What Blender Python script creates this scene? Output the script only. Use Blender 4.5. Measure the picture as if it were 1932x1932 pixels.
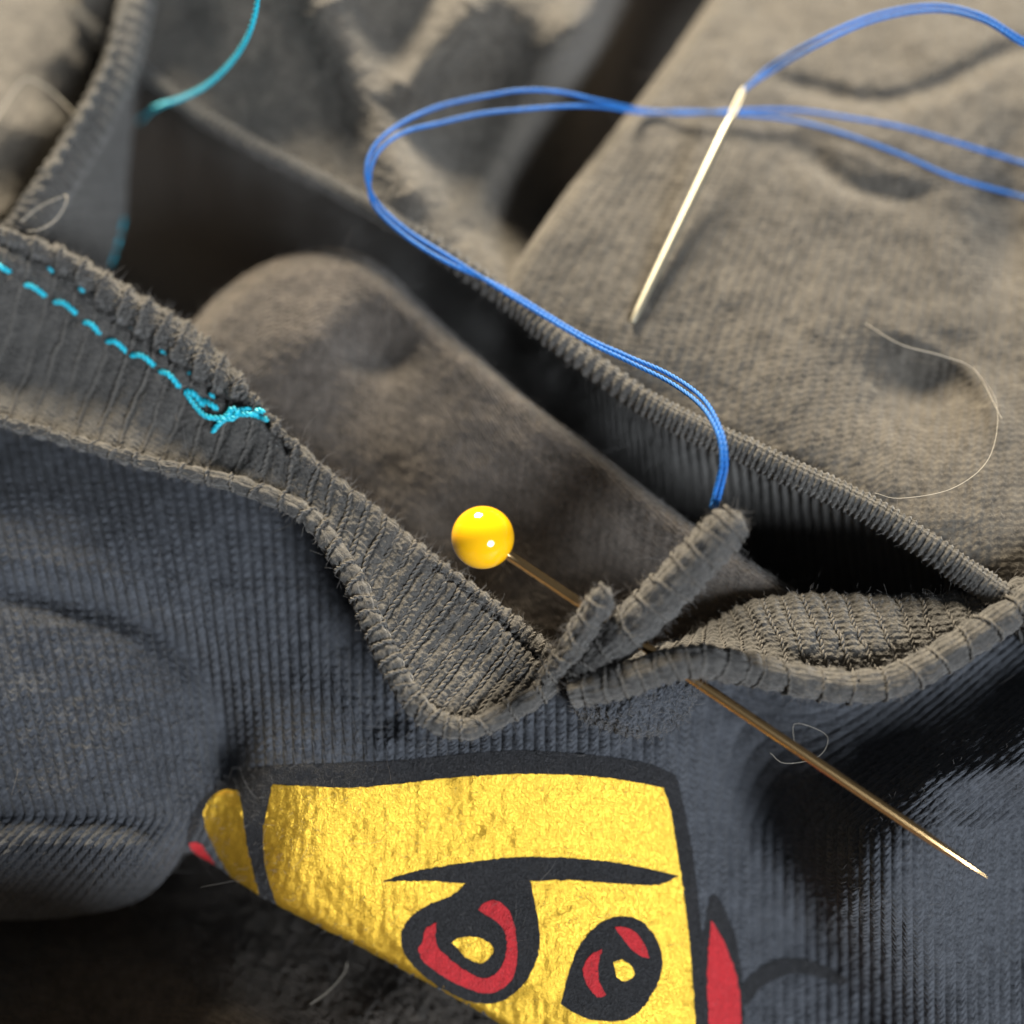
import bpy, math, random
import numpy as np
from mathutils import Vector
from mathutils.geometry import delaunay_2d_cdt

random.seed(7)
rng = np.random.default_rng(7)
for o in list(bpy.data.objects):
    bpy.data.objects.remove(o)
scene = bpy.context.scene
COL = scene.collection
scene.unit_settings.scale_length = 0.01            # one unit = one centimetre

# ------------------------------------------------------------------ camera
W = 1932.0                                         # measuring grid across the photograph
FOV = math.radians(50.0)
ELEV = math.radians(55.0)
CAM = np.array([0.0, -7.6 * math.cos(ELEV), 1.0 + 7.6 * math.sin(ELEV)])
FWD = np.array([0.0, math.cos(ELEV), -math.sin(ELEV)])
RIGHT = np.array([1.0, 0.0, 0.0])
UP = np.cross(RIGHT, FWD)
TANH = math.tan(FOV / 2)

cd = bpy.data.cameras.new('camera')
cam = bpy.data.objects.new('camera', cd)
COL.objects.link(cam)
cam.location = CAM
cam.rotation_euler = (math.radians(90) - ELEV, 0, 0)
cd.sensor_width = 36.0
cd.angle = FOV
cd.clip_start = 0.05
cd.clip_end = 500.0
cd.dof.use_dof = True
cd.dof.focus_distance = 7.1
cd.dof.aperture_fstop = 0.112
scene.camera = cam

# ------------------------------------------------------------------ light
world = bpy.data.worlds.new('World')
scene.world = world
world.use_nodes = True
wb = world.node_tree.nodes['Background']
wb.inputs[0].default_value = (0.86, 0.92, 1.0, 1)
wb.inputs[1].default_value = 0.085


def area(name, direction, dist, size, watts, color, target=(0, 0, 0.6)):
    l = bpy.data.lights.new(name, 'AREA')
    l.shape = 'DISK'
    l.size = size
    l.energy = watts
    l.color = color
    o = bpy.data.objects.new(name, l)
    COL.objects.link(o)
    d = Vector(direction).normalized()
    o.location = Vector(target) + d * dist
    o.rotation_euler = d.to_track_quat('Z', 'Y').to_euler()
    return o


area('warm_lamp', (-0.20, 0.81, 0.53), 70, 24, 250000, (1.0, 0.875, 0.68))
area('cool_window', (0.48, -0.74, 0.44), 70, 24, 76000, (0.84, 0.91, 1.0))
scene.view_settings.view_transform = 'Standard'
scene.view_settings.look = 'None'
scene.view_settings.exposure = 0.0
scene.view_settings.gamma = 1.0

# ------------------------------------------------------------------ maths helpers


def P(px, py, h):
    """point of the place seen at (px, py), at height h above the datum"""
    px = np.asarray(px, float); py = np.asarray(py, float); h = np.asarray(h, float)
    a = (px / W * 2 - 1) * TANH
    b = -(py / W * 2 - 1) * TANH
    d = FWD + a[..., None] * RIGHT + b[..., None] * UP
    k = (h - CAM[2]) / d[..., 2]
    return CAM + d * k[..., None]


def catmull(pts, n, param=None):
    pts = np.asarray(pts, float)
    m = len(pts)
    t = np.linspace(0, m - 1, n) if param is None else np.asarray(param) * (m - 1)
    i = np.clip(np.floor(t).astype(int), 0, m - 2)
    f = (t - i)[:, None]
    ext = np.vstack([2 * pts[0] - pts[1], pts, 2 * pts[-1] - pts[-2]])
    p0, p1, p2, p3 = ext[i], ext[i + 1], ext[i + 2], ext[i + 3]
    return 0.5 * ((2 * p1) + (-p0 + p2) * f + (2 * p0 - 5 * p1 + 4 * p2 - p3) * f ** 2 + (-p0 + 3 * p1 - 3 * p2 + p3) * f ** 3)


def resample(pts, step):
    pts = np.asarray(pts, float)
    c = catmull(pts, len(pts) * 24)
    L = np.concatenate([[0], np.cumsum(np.linalg.norm(np.diff(c, axis=0), axis=1))])
    n = max(3, int(L[-1] / step) + 1)
    q = np.linspace(0, L[-1], n)
    return np.stack([np.interp(q, L, c[:, k]) for k in range(c.shape[1])], 1)


class TPS:
    """thin plate through scattered heights"""
    def __init__(s, pts, lam=1e-3):
        p = np.asarray(pts, float)
        s.xy = p[:, :2] / 500.0
        n = len(p)
        K = s.k(s.xy, s.xy) + lam * np.eye(n)
        Q = np.hstack([np.ones((n, 1)), s.xy])
        A = np.block([[K, Q], [Q.T, np.zeros((3, 3))]])
        w = np.linalg.solve(A, np.concatenate([p[:, 2], np.zeros(3)]))
        s.w, s.a = w[:n], w[n:]

    @staticmethod
    def k(a, b):
        r2 = ((a[:, None] - b[None]) ** 2).sum(-1)
        return np.where(r2 > 0, 0.5 * r2 * np.log(r2 + 1e-12), 0)

    def __call__(s, x, y):
        q = np.stack([np.ravel(x), np.ravel(y)], 1) / 500.0
        out = np.empty(len(q))
        for i in range(0, len(q), 40000):
            c = q[i:i + 40000]
            out[i:i + 40000] = s.k(c, s.xy) @ s.w + s.a[0] + c @ s.a[1:]
        return out.reshape(np.shape(x))


def poly_dist(x, y, poly):
    """distance to a polyline, and the place along it (0..1)"""
    poly = np.asarray(poly, float)
    best = np.full(np.shape(x), 1e9); pos = np.zeros(np.shape(x)); side = np.zeros(np.shape(x))
    m = len(poly) - 1
    for i in range(m):
        ax, ay = poly[i]; bx, by = poly[i + 1]
        dx, dy = bx - ax, by - ay
        L2 = dx * dx + dy * dy + 1e-9
        t = np.clip(((x - ax) * dx + (y - ay) * dy) / L2, 0, 1)
        d = np.hypot(x - ax - t * dx, y - ay - t * dy)
        sd = np.sign((x - ax) * dy - (y - ay) * dx)
        m_ = d < best
        best = np.where(m_, d, best); pos = np.where(m_, (i + t) / m, pos); side = np.where(m_, sd, side)
    return best, pos, side


def fold(x, y, poly, amp, w, ends=True, w2=None):
    c = catmull(poly, 8 * len(poly))
    d, pos, sd = poly_dist(x, y, c)
    ww = np.where(sd > 0, w, w2 or w)
    e = np.exp(-(d / ww) ** 2)
    if ends:
        e = e * np.clip(np.minimum(pos, 1 - pos) * 5 + 0.02, 0, 1)
    return amp * e


def bump2(x, y, cx, cy, rx, ry, amp):
    return amp * np.exp(-(((x - cx) / rx) ** 2 + ((y - cy) / ry) ** 2))


_perm = rng.permutation(512)


def vnoise(x, y, seed=0):
    xi = np.floor(x).astype(int); yi = np.floor(y).astype(int)
    fx = x - xi; fy = y - yi
    fx = fx * fx * (3 - 2 * fx); fy = fy * fy * (3 - 2 * fy)

    def g(a, b):
        return _perm[(_perm[(a + seed * 37) & 511] + b) & 511] / 255.5 - 1
    return (g(xi, yi) * (1 - fx) + g(xi + 1, yi) * fx) * (1 - fy) + (g(xi, yi + 1) * (1 - fx) + g(xi + 1, yi + 1) * fx) * fy


def fbm(x, y, octs=3, seed=0):
    o = 0; a = 1.0
    for i in range(octs):
        o = o + a * vnoise(x * 2 ** i + 13.1 * i, y * 2 ** i + 7.7 * i, seed + i); a *= 0.5
    return o


# ------------------------------------------------------------------ object helpers


def link(name, me, mat, parent=None):
    o = bpy.data.objects.new(name, me)
    COL.objects.link(o)
    if mat is not None:
        me.materials.append(mat)
    if parent is not None:
        o.parent = parent
    return o


def tag(o, label=None, cat=None, group=None, kind=None):
    if label: o['label'] = label
    if cat: o['category'] = cat
    if group: o['group'] = group
    if kind: o['kind'] = kind
    return o


def empty(name, loc=(0, 0, 0)):
    o = bpy.data.objects.new(name, None)
    COL.objects.link(o)
    o.location = loc
    o.empty_display_size = 0.3
    return o


def np_mesh(name, co, faces, uv=None, smooth=True):
    me = bpy.data.meshes.new(name)
    co = np.asarray(co, np.float32).reshape(-1, 3)
    faces = np.asarray(faces, np.int32)
    k = faces.shape[1]
    me.vertices.add(len(co)); me.vertices.foreach_set('co', co.ravel())
    me.loops.add(faces.size); me.loops.foreach_set('vertex_index', faces.ravel())
    me.polygons.add(len(faces)); me.polygons.foreach_set('loop_start', np.arange(0, faces.size, k, dtype=np.int32))
    if smooth:
        me.polygons.foreach_set('use_smooth', np.ones(len(faces), bool))
    me.update(calc_edges=True)
    if uv is not None:
        l = me.uv_layers.new(name='UVMap')
        l.data.foreach_set('uv', np.asarray(uv, np.float32).reshape(-1, 2)[faces.ravel()].ravel())
    me.validate()
    return me


def grid_faces(r, c, wrap=False):
    i = np.arange(r - 1)[:, None]; j = np.arange(c if wrap else c - 1)[None]
    j2 = (j + 1) % c
    return np.stack([i * c + j, (i + 1) * c + j, (i + 1) * c + j2, i * c + j2], -1).reshape(-1, 4)


def grid_normals(p):
    du = np.gradient(p, axis=1); dv = np.gradient(p, axis=0)
    n = np.cross(du, dv)
    n /= np.linalg.norm(n, axis=-1, keepdims=True) + 1e-12
    view = CAM - p
    mid = n[n.shape[0] // 2, n.shape[1] // 2]
    if mid @ view[view.shape[0] // 2, view.shape[1] // 2] < 0:
        n = -n
    return n


class Sheet:
    """one piece of cloth: four border curves, heights, folds, rolled borders"""
    def __init__(s, top, bottom, pts, left=None, right=None, folds=None, rolls=None, ns=300, nt=300, lam=1e-3):
        s.h = TPS(pts, lam); s.folds = folds or (lambda x, y: 0.0); s.rolls = rolls or {}
        S = np.linspace(0, 1, ns)
        T = np.linspace(0, 1, nt)
        if 'top' in s.rolls: T = 0.6 * T + 0.4 * T ** 2.2
        if 'bottom' in s.rolls: T = 1 - (0.6 * (1 - T) + 0.4 * (1 - T) ** 2.2)
        if 'left' in s.rolls: S = 0.6 * S + 0.4 * S ** 2.2
        if 'right' in s.rolls: S = 1 - (0.6 * (1 - S) + 0.4 * (1 - S) ** 2.2)
        ct = catmull(top, ns, S); cb = catmull(bottom, ns, S)
        cl = catmull(left, nt, T) if left is not None else ct[0] + (cb[0] - ct[0]) * T[:, None]
        cr = catmull(right, nt, T) if right is not None else ct[-1] + (cb[-1] - ct[-1]) * T[:, None]
        Sg, Tg = S[None, :, None], T[:, None, None]
        q = (1 - Tg) * ct[None] + Tg * cb[None] + (1 - Sg) * cl[:, None] + Sg * cr[:, None] \
            - ((1 - Sg) * (1 - Tg) * ct[0] + Sg * (1 - Tg) * ct[-1] + (1 - Sg) * Tg * cb[0] + Sg * Tg * cb[-1])
        s.edges = {'top': ct, 'bottom': cb, 'left': cl, 'right': cr}
        x, y = q[..., 0], q[..., 1]
        h = s.height(x, y)
        tt = np.broadcast_to(T[:, None], x.shape).copy(); ss = np.broadcast_to(S[None], x.shape).copy()
        # rolled borders go on round the silhouette and down behind it
        for side, (rp, rc, deep) in s.rolls.items():
            ang = np.radians([18, 36, 54, 72, 90])
            dd = list(rp * (1 - np.cos(ang))) + [rp * 1.05, rp * 1.1, rp * 1.1]
            dr = list(rc * np.sin(ang)) + [rc + deep * .3, rc + deep * .65, rc + deep]
            ax = 0 if side in ('top', 'bottom') else 1
            e0 = 0 if side in ('top', 'left') else -1
            inner = 12
            ex, ey, eh = (np.take(a, e0, ax) for a in (x, y, h))
            et, es = np.take(tt, e0, ax), np.take(ss, e0, ax)
            ix, iy = (np.take(a, inner if e0 == 0 else -1 - inner, ax) for a in (x, y))
            vx, vy = ix - ex, iy - ey
            L = np.hypot(vx, vy) + 1e-6; vx /= L; vy /= L
            nx = [ex + vx * d for d in dd]; ny = [ey + vy * d for d in dd]; nh = [eh - d for d in dr]
            nt_ = [et] * len(dd); ns_ = [es] * len(dd)
            if e0 == 0:
                nx, ny, nh, nt_, ns_ = nx[::-1], ny[::-1], nh[::-1], nt_[::-1], ns_[::-1]
            cat = lambda a, b: np.concatenate([np.stack(b, ax), a] if e0 == 0 else [a, np.stack(b, ax)], ax)
            x, y, h, tt, ss = cat(x, nx), cat(y, ny), cat(h, nh), cat(tt, nt_), cat(ss, ns_)
        s.x, s.y, s.hh, s.t, s.s = x, y, h, tt, ss
        s.p = P(x, y, h)
        mid = s.p[s.p.shape[0] // 2]
        u = np.concatenate([[0], np.cumsum(np.linalg.norm(np.diff(mid, axis=0), axis=1))])
        s.u = np.broadcast_to(u[None], x.shape).copy()
        v = np.linalg.norm(np.diff(s.p, axis=0), axis=2)
        s.v = np.concatenate([np.zeros((1, x.shape[1])), np.cumsum(v, 0)], 0)
        s.n = grid_normals(s.p)

    def height(s, x, y):
        h = s.h(x, y) + s.folds(x, y)
        for side, (rp, rc, deep) in s.rolls.items():
            d, _, _ = poly_dist(x, y, s.edges[side][::6])
            q = np.clip(1 - d / rp, 0, 1)
            h = h - rc * (1 - np.sqrt(np.clip(1 - q * q, 0, 1)))
        return h

    def at(s, x, y, lift=0.0):
        """points on the cloth, lifted off it"""
        x = np.asarray(x, float); y = np.asarray(y, float)
        p = P(x, y, s.height(x, y))
        e = 2.0
        dx = P(x + e, y, s.height(x + e, y)) - p; dy = P(x, y + e, s.height(x, y + e)) - p
        n = np.cross(dy, dx); n /= np.linalg.norm(n, axis=-1, keepdims=True)
        return p + n * np.broadcast_to(lift, x.shape)[..., None]

    def relief(s, d):
        s.p = s.p + s.n * np.asarray(d)[..., None]

    def build(s, name, mat, parent):
        r, c = s.x.shape
        me = np_mesh(name, s.p, grid_faces(r, c), np.stack([s.u, s.v], -1))
        s.obj = link(name, me, mat, parent)
        return s.obj


def tube(points, rad, sides=6, closed_ends=True):
    """round bar through points; rad may vary"""
    p = np.asarray(points, float); n = len(p)
    rad = np.broadcast_to(rad, (n,))
    t = np.gradient(p, axis=0); t /= np.linalg.norm(t, axis=1, keepdims=True) + 1e-12
    a = np.array([0.0, 0, 1]) if abs(t[0][2]) < 0.9 else np.array([1.0, 0, 0])
    nrm = np.zeros_like(p); nrm[0] = np.cross(t[0], np.cross(a, t[0])); nrm[0] /= np.linalg.norm(nrm[0])
    for i in range(1, n):
        v = nrm[i - 1] - t[i] * (nrm[i - 1] @ t[i]); nrm[i] = v / (np.linalg.norm(v) + 1e-12)
    b = np.cross(t, nrm)
    th = np.linspace(0, 2 * np.pi, sides, endpoint=False)
    ring = p[:, None] + rad[:, None, None] * (np.cos(th)[None, :, None] * nrm[:, None] + np.sin(th)[None, :, None] * b[:, None])
    return ring.reshape(-1, 3), grid_faces(n, sides, True), nrm, b


class Bag:
    """collects pieces of one mesh"""
    def __init__(s): s.v = []; s.f = []; s.n = 0

    def add(s, v, f):
        s.v.append(v); s.f.append(np.asarray(f) + s.n); s.n += len(v)

    def build(s, name, mat, parent=None, smooth=True):
        return link(name, np_mesh(name, np.vstack(s.v), np.vstack(s.f), None, smooth), mat, parent)


def yarn(bag, pts, r, plies=2, pitch=0.1, sides=6, flare=0.0, phase=0.0, taper=True):
    """twisted yarn along points"""
    c = resample(pts, pitch / 10.0)
    _, _, nn, bb = tube(c, r, 3)
    L = np.concatenate([[0], np.cumsum(np.linalg.norm(np.diff(c, axis=0), axis=1))])
    for k in range(plies):
        th = 2 * np.pi * (L / pitch + k / plies) + phase
        off = r * 0.5
        q = c + off * (np.cos(th)[:, None] * nn + np.sin(th)[:, None] * bb)
        rr = np.full(len(c), r * 0.56)
        if taper:
            rr *= np.clip(np.minimum(L, L[-1] - L) / (r * 1.2) + 0.35, 0, 1)
        v, f, _, _ = tube(q, rr, sides)
        bag.add(v, f)


def hairs(bag, roots, normals, n, length, rad=0.0012, up=0.6, sag=0.3):
    idx = rng.integers(0, len(roots), n)
    for i in idx:
        nr = normals[i]
        d = nr * up + rng.normal(0, 0.6, 3); d /= np.linalg.norm(d)
        e = rng.normal(0, 0.9, 3)
        L = length * rng.uniform(0.35, 1.3)
        k = np.linspace(0, 1, 5)[:, None]
        q = roots[i] - nr * 0.004 + d * L * k + e * L * sag * k ** 2 + rng.normal(0, 0.06 * L, (5, 3)) * k
        v, f, _, _ = tube(q, rad * np.array([1, 1, .9, .8, .5]), 3)
        bag.add(v, f)


# ------------------------------------------------------------------ materials


def new_mat(name):
    m = bpy.data.materials.new(name); m.use_nodes = True
    nt = m.node_tree
    return m, nt, nt.nodes['Principled BSDF']


def nd(nt, kind, **kw):
    n = nt.nodes.new(kind)
    for k, v in kw.items():
        if k.startswith('i_'):
            key = k[2:]
            n.inputs[int(key) if key.isdigit() else key].default_value = v
        else:
            setattr(n, k, v)
    return n


def mth(nt, op, a, b=None, c=None, clamp=False):
    n = nt.nodes.new('ShaderNodeMath'); n.operation = op; n.use_clamp = clamp
    for i, v in enumerate((a, b, c)):
        if v is None: continue
        if isinstance(v, (int, float)): n.inputs[i].default_value = v
        else: nt.links.new(v, n.inputs[i])
    return n.outputs[0]


def mix(nt, fac, a, b, mode='MIX'):
    n = nt.nodes.new('ShaderNodeMix'); n.data_type = 'RGBA'; n.blend_type = mode
    for sock, v in ((n.inputs[0], fac), (n.inputs[6], a), (n.inputs[7], b)):
        if isinstance(v, (tuple, list)): sock.default_value = (*v[:3], 1)
        elif isinstance(v, (int, float)): sock.default_value = v
        else: nt.links.new(v, sock)
    return n.outputs[2]


def noise(nt, vec, scale, detail=3, rough=0.6):
    n = nd(nt, 'ShaderNodeTexNoise', i_Scale=scale, i_Detail=detail, i_Roughness=rough)
    nt.links.new(vec, n.inputs['Vector'])
    return n.outputs[0]


def rampf(nt, v, a, b):
    n = nt.nodes.new('ShaderNodeMapRange'); n.clamp = True
    nt.links.new(v, n.inputs[0]); n.inputs[1].default_value = a; n.inputs[2].default_value = b
    return n.outputs[0]


def cloth(name, dark, light, kind='jersey', period=0.073, course=0.055, depth=0.012, slub=None, sheen=0.25, fuzzy=1.0):
    m, nt, bs = new_mat(name)
    uv = nd(nt, 'ShaderNodeUVMap').outputs[0]
    geo = nd(nt, 'ShaderNodeTexCoord').outputs['Object']
    n1 = noise(nt, geo, 9.0, 2)
    # wander of the columns of loops
    wob = nd(nt, 'ShaderNodeTexNoise', i_Scale=2.5, i_Detail=2.0)
    nt.links.new(uv, wob.inputs['Vector'])
    sep = nt.nodes.new('ShaderNodeSeparateXYZ'); nt.links.new(uv, sep.inputs[0])
    U = mth(nt, 'ADD', sep.outputs[0], mth(nt, 'MULTIPLY', mth(nt, 'SUBTRACT', wob.outputs[0], 0.5), period * 0.15))
    V = sep.outputs[1]
    a = mth(nt, 'ABSOLUTE', mth(nt, 'SUBTRACT', mth(nt, 'MULTIPLY', mth(nt, 'FRACT', mth(nt, 'DIVIDE', U, period)), 2.0), 1.0))
    fine = noise(nt, geo, 60.0, 3, 0.7)
    ph = mth(nt, 'ADD', mth(nt, 'DIVIDE', V, course), mth(nt, 'MULTIPLY', a, 0.7 if kind == 'jersey' else 0.25))
    ph = mth(nt, 'ADD', ph, mth(nt, 'MULTIPLY', fine, 0.7))
    st = mth(nt, 'ADD', mth(nt, 'MULTIPLY', mth(nt, 'SINE', mth(nt, 'MULTIPLY', ph, 2 * math.pi)), 0.5), 0.5)
    if kind == 'jersey':
        prof = mth(nt, 'SUBTRACT', 1.0, mth(nt, 'POWER', a, 2.0))
        hgt = mth(nt, 'MULTIPLY', prof, mth(nt, 'ADD', mth(nt, 'MULTIPLY', st, 0.5), 0.5))
    elif kind == 'purl':                     # inside of jersey: rows of little arcs
        hgt = mth(nt, 'ADD', mth(nt, 'MULTIPLY', st, 0.7), mth(nt, 'MULTIPLY', mth(nt, 'SUBTRACT', 1.0, a), 0.3))
    else:
        hgt = mth(nt, 'MULTIPLY', st, mth(nt, 'ADD', mth(nt, 'MULTIPLY', a, 0.4), 0.6))
    hgt = mth(nt, 'ADD', hgt, mth(nt, 'MULTIPLY', fine, (0.7 if kind == 'rib' else 0.9) * fuzzy))
    bp = nd(nt, 'ShaderNodeBump', i_Strength=0.9, i_Distance=depth)
    nt.links.new(hgt, bp.inputs['Height']); nt.links.new(bp.outputs[0], bs.inputs['Normal'])
    # heather: fibres of two tones, worn patches
    speck = rampf(nt, noise(nt, geo, 42.0, 4, 0.75), 0.36, 0.66)
    col = mix(nt, speck, dark, light)
    worn = rampf(nt, n1, 0.35, 0.75)
    col = mix(nt, mth(nt, 'MULTIPLY', worn, 0.35 if kind in ('jersey', 'rib') else 0.5), col, tuple(min(1, c * 1.5) for c in light))
    if slub:
        col = mix(nt, mth(nt, 'MULTIPLY', rampf(nt, noise(nt, geo, 1.3, 2), 0.4, 0.65), 0.8), col, mix(nt, speck, tuple(c * 0.6 for c in slub), slub))
    if kind == 'rib':                        # raised ribs coloured paler for the light they catch
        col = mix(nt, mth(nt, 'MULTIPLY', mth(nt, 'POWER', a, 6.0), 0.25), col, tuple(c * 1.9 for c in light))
    nt.links.new(col, bs.inputs['Base Color'])
    bs.inputs['Roughness'].default_value = 0.95
    bs.inputs['Specular IOR Level'].default_value = 0.15
    bs.inputs['Sheen Weight'].default_value = sheen
    bs.inputs['Sheen Roughness'].default_value = 0.5
    bs.inputs['Sheen Tint'].default_value = (0.8, 0.78, 0.74, 1)
    return m


def plain(name, color, rough=0.5, metal=0.0, spec=0.5, bump=None, coat=0.0, var=0.0, vscale=30):
    m, nt, bs = new_mat(name)
    bs.inputs['Base Color'].default_value = (*color, 1)
    bs.inputs['Roughness'].default_value = rough
    bs.inputs['Metallic'].default_value = metal
    bs.inputs['Specular IOR Level'].default_value = spec
    bs.inputs['Coat Weight'].default_value = coat
    geo = nd(nt, 'ShaderNodeTexCoord').outputs['Object']
    if var:
        f = rampf(nt, noise(nt, geo, vscale, 3), 0.3, 0.7)
        nt.links.new(mix(nt, f, tuple(c * (1 - var) for c in color), tuple(min(1, c * (1 + var)) for c in color)), bs.inputs['Base Color'])
    if bump:
        b = nd(nt, 'ShaderNodeBump', i_Strength=0.8, i_Distance=bump[1])
        nt.links.new(noise(nt, geo, bump[0], 3), b.inputs['Height']); nt.links.new(b.outputs[0], bs.inputs['Normal'])
    return m


CH_D, CH_L = (0.030, 0.031, 0.034), (0.085, 0.087, 0.092)
M_FRONT = cloth('charcoal_jersey', (0.027, 0.029, 0.033), (0.076, 0.081, 0.091), 'jersey', depth=0.017, fuzzy=0.7, sheen=0.10)
M_IN = cloth('inside_jersey', (0.032, 0.027, 0.022), (0.106, 0.089, 0.074), 'purl', period=0.07, course=0.04, depth=0.010, fuzzy=1.3)
M_BACK = cloth('worn_jersey', (0.033, 0.029, 0.025), (0.100, 0.089, 0.073), 'purl', period=0.07, course=0.05, depth=0.0035, fuzzy=1.6)
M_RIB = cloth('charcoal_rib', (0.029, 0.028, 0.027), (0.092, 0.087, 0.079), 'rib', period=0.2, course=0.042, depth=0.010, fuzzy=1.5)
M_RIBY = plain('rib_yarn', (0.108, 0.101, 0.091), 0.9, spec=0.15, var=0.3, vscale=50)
M_FUZZ = plain('cotton_fibre', (0.16, 0.15, 0.14), 0.8, spec=0.2)
M_BLUE = plain('blue_thread', (0.006, 0.135, 0.46), 0.6, spec=0.5, var=0.25, vscale=40)
M_TURQ = plain('turquoise_thread', (0.015, 0.46, 0.60), 0.45, spec=0.5, var=0.25, vscale=40)
M_PINHEAD = plain('yellow_enamel', (0.95, 0.49, 0.003), 0.08, spec=0.6, coat=0.5)
M_BRASS = plain('pin_steel', (0.74, 0.48, 0.22), 0.18, metal=1.0)
M_STEEL = plain('needle_steel', (0.42, 0.39, 0.30), 0.48, metal=0.9)
M_WOOD = plain('table_wood', (0.20, 0.13, 0.08), 0.5, var=0.3, vscale=2)


def printmat(name, color, metal, rough, bumpd, spark=0.0):
    m, nt, bs = new_mat(name)
    geo = nd(nt, 'ShaderNodeTexCoord').outputs['Object']
    f = rampf(nt, noise(nt, geo, 55.0, 3, 0.7), 0.3, 0.72)
    lo = 0.45 if max(color) < 0.1 else 0.72
    hi = 2.6 if max(color) < 0.1 else 1.15
    col = mix(nt, f, tuple(c * lo for c in color), tuple(min(1, c * hi) for c in color))
    # little cracks and bald spots where the knit has stretched the ink
    crack = rampf(nt, noise(nt, geo, 26.0, 5, 0.8), 0.655, 0.70)
    col = mix(nt, mth(nt, 'MULTIPLY', crack, 0.75), col, (0.03, 0.03, 0.032) if max(color) > 0.1 else (0.07, 0.073, 0.08))
    nt.links.new(col, bs.inputs['Base Color'])
    vor = nd(nt, 'ShaderNodeTexVoronoi', i_Scale=120.0)
    nt.links.new(geo, vor.inputs['Vector'])
    h = mth(nt, 'ADD', vor.outputs['Distance'], noise(nt, geo, 60.0, 4, 0.7))
    b = nd(nt, 'ShaderNodeBump', i_Strength=0.9, i_Distance=bumpd)
    nt.links.new(h, b.inputs['Height']); nt.links.new(b.outputs[0], bs.inputs['Normal'])
    bs.inputs['Metallic'].default_value = metal
    bs.inputs['Roughness'].default_value = rough
    bs.inputs['Specular IOR Level'].default_value = 0.4
    return m


M_GOLD = printmat('gold_foil_ink', (0.95, 0.555, 0.062), 0.86, 0.37, 0.0042)
M_BLACK = printmat('black_ink', (0.014, 0.014, 0.015), 0.0, 0.55, 0.012)
M_RED = printmat('red_ink', (0.62, 0.028, 0.035), 0.0, 0.5, 0.010)

# ------------------------------------------------------------------ the setting
tb = Bag()
for z, k in ((-3.4, 1.0),):
    q = np.array([[-60, -40, z], [60, -40, z], [60, 90, z], [-60, 90, z], [-60, -40, z - 2], [60, -40, z - 2], [60, 90, z - 2], [-60, 90, z - 2]], float)
    tb.add(q, [[0, 1, 2, 3], [7, 6, 5, 4], [0, 4, 5, 1], [1, 5, 6, 2], [2, 6, 7, 3], [3, 7, 4, 0]])
tag(tb.build('tabletop', M_WOOD, smooth=False), kind='structure')

# ------------------------------------------------------------------ the shirt
shirt = empty('t_shirt', (0, 0, -3.3))
tag(shirt, 'crumpled charcoal grey t-shirt with ribbed neckband and gold, black and red print', 't-shirt')
INV = Vector((0, 0, 3.3))


def child(o):
    o.location = INV
    return o


def rib_relief(phase, amp, sharp=0.16):
    f = np.abs(phase - np.round(phase))
    return amp * np.exp(-(f / sharp) ** 2)


# front panel -----------------------------------------------------------
F_pts = [(-100, 760, .8), (200, 850, .85), (400, 900, .85), (560, 980, .72), (650, 1150, .58), (750, 1330, .48), (850, 1400, .42), (1000, 1330, .5),
         (1200, 1300, .45), (1400, 1230, .45), (1600, 1280, .42), (1800, 1200, .6), (2030, 1050, .7),
         (0, 1000, .95), (250, 1030, .9), (450, 1080, .72), (550, 1250, .52), (0, 1120, .75), (280, 1180, .65), (400, 1290, .42), (410, 1420, .2),
         (150, 1330, .51), (0, 1300, .56), (300, 1350, .42), (150, 1450, .37), (0, 1535, .22), (200, 1540, .22), (320, 1560, .02),
         (0, 1640, .1), (200, 1640, .05), (300, 1640, -.12), (0, 1735, -.7), (110, 1732, -.7), (220, 1715, -.66), (300, 1685, -.55), (345, 1625, -.40), (0, 1690, -.22), (200, 1680, -.22),
         (500, 1400, .4), (700, 1450, .4), (900, 1430, .42), (1100, 1430, .4), (1250, 1450, .3), (450, 1560, .05), (700, 1600, .12), (900, 1600, .1),
         (1150, 1600, .05), (1270, 1650, -.1), (490, 1690, -.22), (600, 1745, -.25), (800, 1850, -.4), (900, 1750, -.15), (1100, 1800, -.2), (1250, 1900, -.4),
         (1000, 1960, -.5), (1200, 2040, -.6), (1350, 1350, .2), (1430, 1550, -.25), (1530, 1750, -.5), (1650, 1930, -.7),
         (1932, 1400, .75), (1750, 1500, .6), (1620, 1580, .4), (1590, 1700, .12), (1680, 1650, .35), (1750, 1750, .12), (1850, 1600, .30), (1932, 1550, .25), (2100, 1760, .1), (2100, 1950, -.2),
         (1932, 1800, -.25), (1800, 1932, -.35), (1500, 1380, .2), (1700, 1380, .25), (1900, 1290, .45), (-100, 1300, .60), (-100, 1640, .1), (-100, 1740, -.7), (2030, 2040, -.5), (2200, 1680, .3), (2180, 1450, .8), (2200, 1900, .0), (2250, 2060, -.2), (2400, 1700, .2), (2400, 1100, .8), (1980, 1700, -.1)]


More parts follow.
